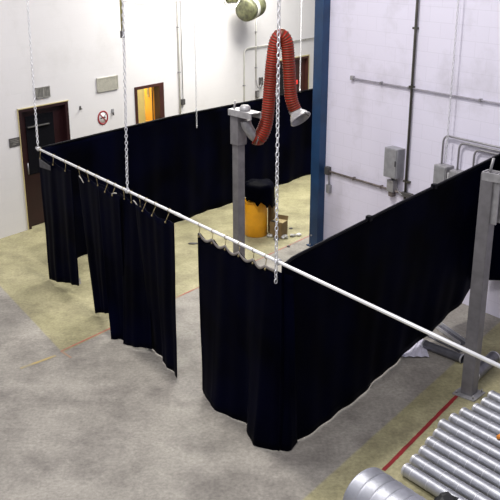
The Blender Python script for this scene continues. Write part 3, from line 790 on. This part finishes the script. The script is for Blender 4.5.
# tag at the foot of the leftmost strip
p = atz(76, 284, 0)
t = thing('paper_tag', 'crumpled pale paper tag at the foot of the leftmost strip', 'paper', p, .5)
MB().prism([(-.07, -.03), (.07, -.045), (.08, .05), (-.05, .05)], 0, .004, Matrix.Translation((0, 0, .03)) @ Matrix.Rotation(.9, 4, 'X')).build('sheet', 'hem', t)
MB().prism([(-.02, -.01), (.025, -.01), (.025, .02), (-.02, .02)], .004, .006, Matrix.Translation((0, 0, .03)) @ Matrix.Rotation(.9, 4, 'X')).build('mark', 'boxd', t)

# ------------------------------------------------------------------ metal ducts at the lower right
tips = [(406, 469.5), (413, 461), (420, 453), (426, 444), (433, 436), (438, 426.5), (449, 420.5), (460, 414.5), (473, 410), (483, 403.5), (491, 396)]
R = .067
# evenly spaced rows perpendicular to the tubes
NA = Vector((ADIR.y * -1, ADIR.x, 0))            # away from the camera-left
first = atz(*tips[0], R); last = atz(*tips[-1], R)
e0 = first.dot(NA); e1 = last.dot(NA)
places = ['nearest the big ribbed duct', 'second', 'third', 'fourth', 'fifth', 'sixth', 'seventh', 'eighth', 'ninth', 'tenth', 'eleventh', 'twelfth', 'thirteenth']
for i, tp in enumerate(tips):
    e = e0 + (e1 - e0) * i / (len(tips) - 1)
    g = atz(*tp, R); a_ = g.dot(ADIR)
    start = ADIR * a_ + NA * e
    lab = 'silver metal duct tube, nearest the big ribbed duct in the floor row' if i == 0 else ('silver metal duct tube, furthest from the big ribbed duct in the row' if i == len(tips) - 1 else
          'silver metal duct tube, %s one counting away from the big ribbed duct' % places[i])
    t = thing('duct_tube', lab, 'duct', (start.x, start.y, 0), ROTA, 'row of metal duct tubes on the floor')
    Ln = 2.6
    m = MB(); prof = []
    xs = [0, Ln]
    m.tube([(0, 0, R), (Ln, 0, R)], R - .002, 20, cap=False)
    m.tube([(Ln, 0, R), (0, 0, R)], R - .006, 20, cap=False)
    k = .10 + .07 * ((i * 7) % 3)
    while k < Ln:
        m.tube([(k - .004, 0, R), (k, 0, R), (k + .004, 0, R)], [R - .001, R + .001, R - .001], 20, cap=False, mi=1); k += .20
    m.build('tube', ['galv', 'seam'], t)
    MB().tube([(-.006, 0, R), (.02, 0, R)], R, 20, cap=False).build('collar', 'seam', t)
# big ribbed duct in the foreground
RB = .27
c = atz(364, 495, RB)
t = thing('ribbed_duct', 'large silver ribbed duct lying in the foreground at the bottom', 'duct', (c.x, c.y, 0), ROTA)
m = MB(); pts = []; rs = []
x = 0
while x < 2.4:
    for dx, dr in ((0, 0), (.004, .003), (.008, 0), (.014, -.001), (.11, -.001)): pts.append((x + dx, 0, RB)); rs.append(RB - .008 + dr)
    x += .125
pts = [(-.012, 0, RB), (-.005, 0, RB)] + pts; rs = [RB - .02, RB - .012] + rs
m.tube(pts, rs, 48, cap=True).build('shell', 'galv', t)
# black thing & orange thing at the frame edge
g = atz(446, 502, .16)
tag(blob(.075, 4.2, 1.3, .9, .7).build('rag', 'signblk', None, (g.x, g.y, .125)), 'black rag on the duct tubes at the bottom edge', 'rag')
g = atz(499, 438, .14)
tag(blob(.024, 6.2, 1.2, 1, 1).build('plastic_scrap', 'orangebit', None, (g.x, g.y, .128)), 'small orange plastic scrap on the duct tubes at the right edge', 'scrap')

# loose tubes and sheet behind the right post
def loose(name, label, p0, p1, r, mt, z=None):
    a = atz(*p0, r); b_ = atz(*p1, r); a.z = b_.z = 0
    d = (b_ - a); t = thing(name, label, 'duct', a, math.atan2(d.y, d.x))
    m = MB().tube([(0, 0, r), (d.length, 0, r)], r, 22, cap=False).tube([(d.length, 0, r), (0, 0, r)], r - .006, 22, cap=False)
    m.build('tube', mt, t)
    MB().tube([(-.004, 0, r), (.02, 0, r)], r + .003, 22, cap=False).tube([(d.length - .02, 0, r), (d.length + .004, 0, r)], r + .003, 22, cap=False).build('collar', 'seam', t)
    return t
loose('metal_tube', 'dull metal tube on the floor between the white sheet and the right post', (424, 344), (463, 359), .055, 'galvd')
loose('metal_tube', 'dull metal tube on the floor just right of the right post', (473, 376), (494, 357), .075, 'galvd')
a = atz(437, 326, 0); b_ = atz(464, 345, 0); d = b_ - a
t = thing('metal_channel', 'bright edged metal channel lying on the floor below the long curtain', 'channel', a, math.atan2(d.y, d.x))
MB().box(0, d.length, -.06, .06, 0, .006).build('web', 'galvd', t)
MB().box(0, d.length, -.06, -.054, .0, .05).build('flange', 'seam', t); MB().box(0, d.length, .054, .06, .0, .05).build('flange', 'seam', t)
a = atz(426, 334, 0); b_ = atz(462, 352, 0); d = b_ - a
t = thing('metal_strip', 'flat dark metal strip lying between the channel and the tube', 'strip', a, math.atan2(d.y, d.x))
MB().box(0, d.length, -.045, .045, 0, .02, .004).build('plate', 'galvd', t); MB().box(0, d.length, .04, .046, 0.0, .03).build('edge', 'seam', t)
# lavender sheet, a folded fan shape standing up a little
A_, B_, C_ = atz(398, 358, .003), atz(429, 358, .003), atz(421, 339, .003)
m = MB(); vs = []; n = 8
for i in range(n + 1):
    q_ = A_.lerp(B_, i / n); zz = .028 if i % 2 else .015
    vs += [Vector((q_.x, q_.y, zz)), C_ + Vector((.02 * (i - 4) / 4, 0, .02 + (.012 if i % 2 else 0)))]
o_ = A_.copy(); o_.z = 0
vs = [v - o_ for v in vs]
m.add(vs, [(2 * i, 2 * i + 2, 2 * i + 3, 2 * i + 1) for i in range(n)])
sh = tag(m.build('plastic_sheet', 'paper', None, o_), 'pale lavender folded sheet on the floor at the foot of the long curtain', 'sheet')
sm_ = sh.modifiers.new('Solidify', 'SOLIDIFY'); sm_.thickness = .004; sm_.offset = 1

# ------------------------------------------------------------------ lights
def lamp(loc, power, size, col=(1, 1, 1), rot=(0, 0, 0), kind='AREA'):
    l = bpy.data.lights.new('unseen_lamp', kind); l.energy = power; l.color = col
    if kind == 'AREA': l.shape = 'DISK'; l.size = size
    else: l.shadow_soft_size = size
    o = bpy.data.objects.new('unseen_lamp', l); COL.objects.link(o); o.location = loc; o.rotation_euler = rot
    return o
lamp((-1.0, 9.6, 8.2), 360, .7, (1.0, .97, .93))
lamp((0.6, 17.2, 6.0), 660, 3.2, (1.0, .98, .90))
lamp((-3.8, 10.5, 7.5), 70, .8, (1.0, .97, .97))  # unseen fill lamp for the left wall and floor
lamp((-1.5, 4.0, 8.5), 330, 1.6, (1.0, .96, .95))  # unseen fill lamp on the camera side, brightens the front floor
q_ = BORG + BDIR * 4.0 - Vector((.804, -.594, 0)) * 1.1
lamp((q_.x, q_.y, 2.5), 60, .3, (1.0, .93, .78), kind='POINT')  # unseen point lamp inside the lit room behind the doorway
w = bpy.data.worlds.new('World'); S.world = w; w.use_nodes = True
w.node_tree.nodes['Background'].inputs['Color'].default_value = (.86, .88, 1.0, 1)
w.node_tree.nodes['Background'].inputs['Strength'].default_value = .46

# ------------------------------------------------------------------ camera
cam = bpy.data.cameras.new('Camera'); co = bpy.data.objects.new('Camera', cam); COL.objects.link(co)
co.location = (0, 0, CAM_H); co.rotation_euler = (PI / 2 - PITCH, 0, 0)
cam.sensor_width = 36; cam.sensor_fit = 'HORIZONTAL'; cam.lens = FPX / 500 * 36; cam.clip_end = 200
S.camera = co
S.view_settings.view_transform = 'Standard'; S.view_settings.look = 'None'
S.view_settings.exposure = 0.0; S.view_settings.gamma = 1
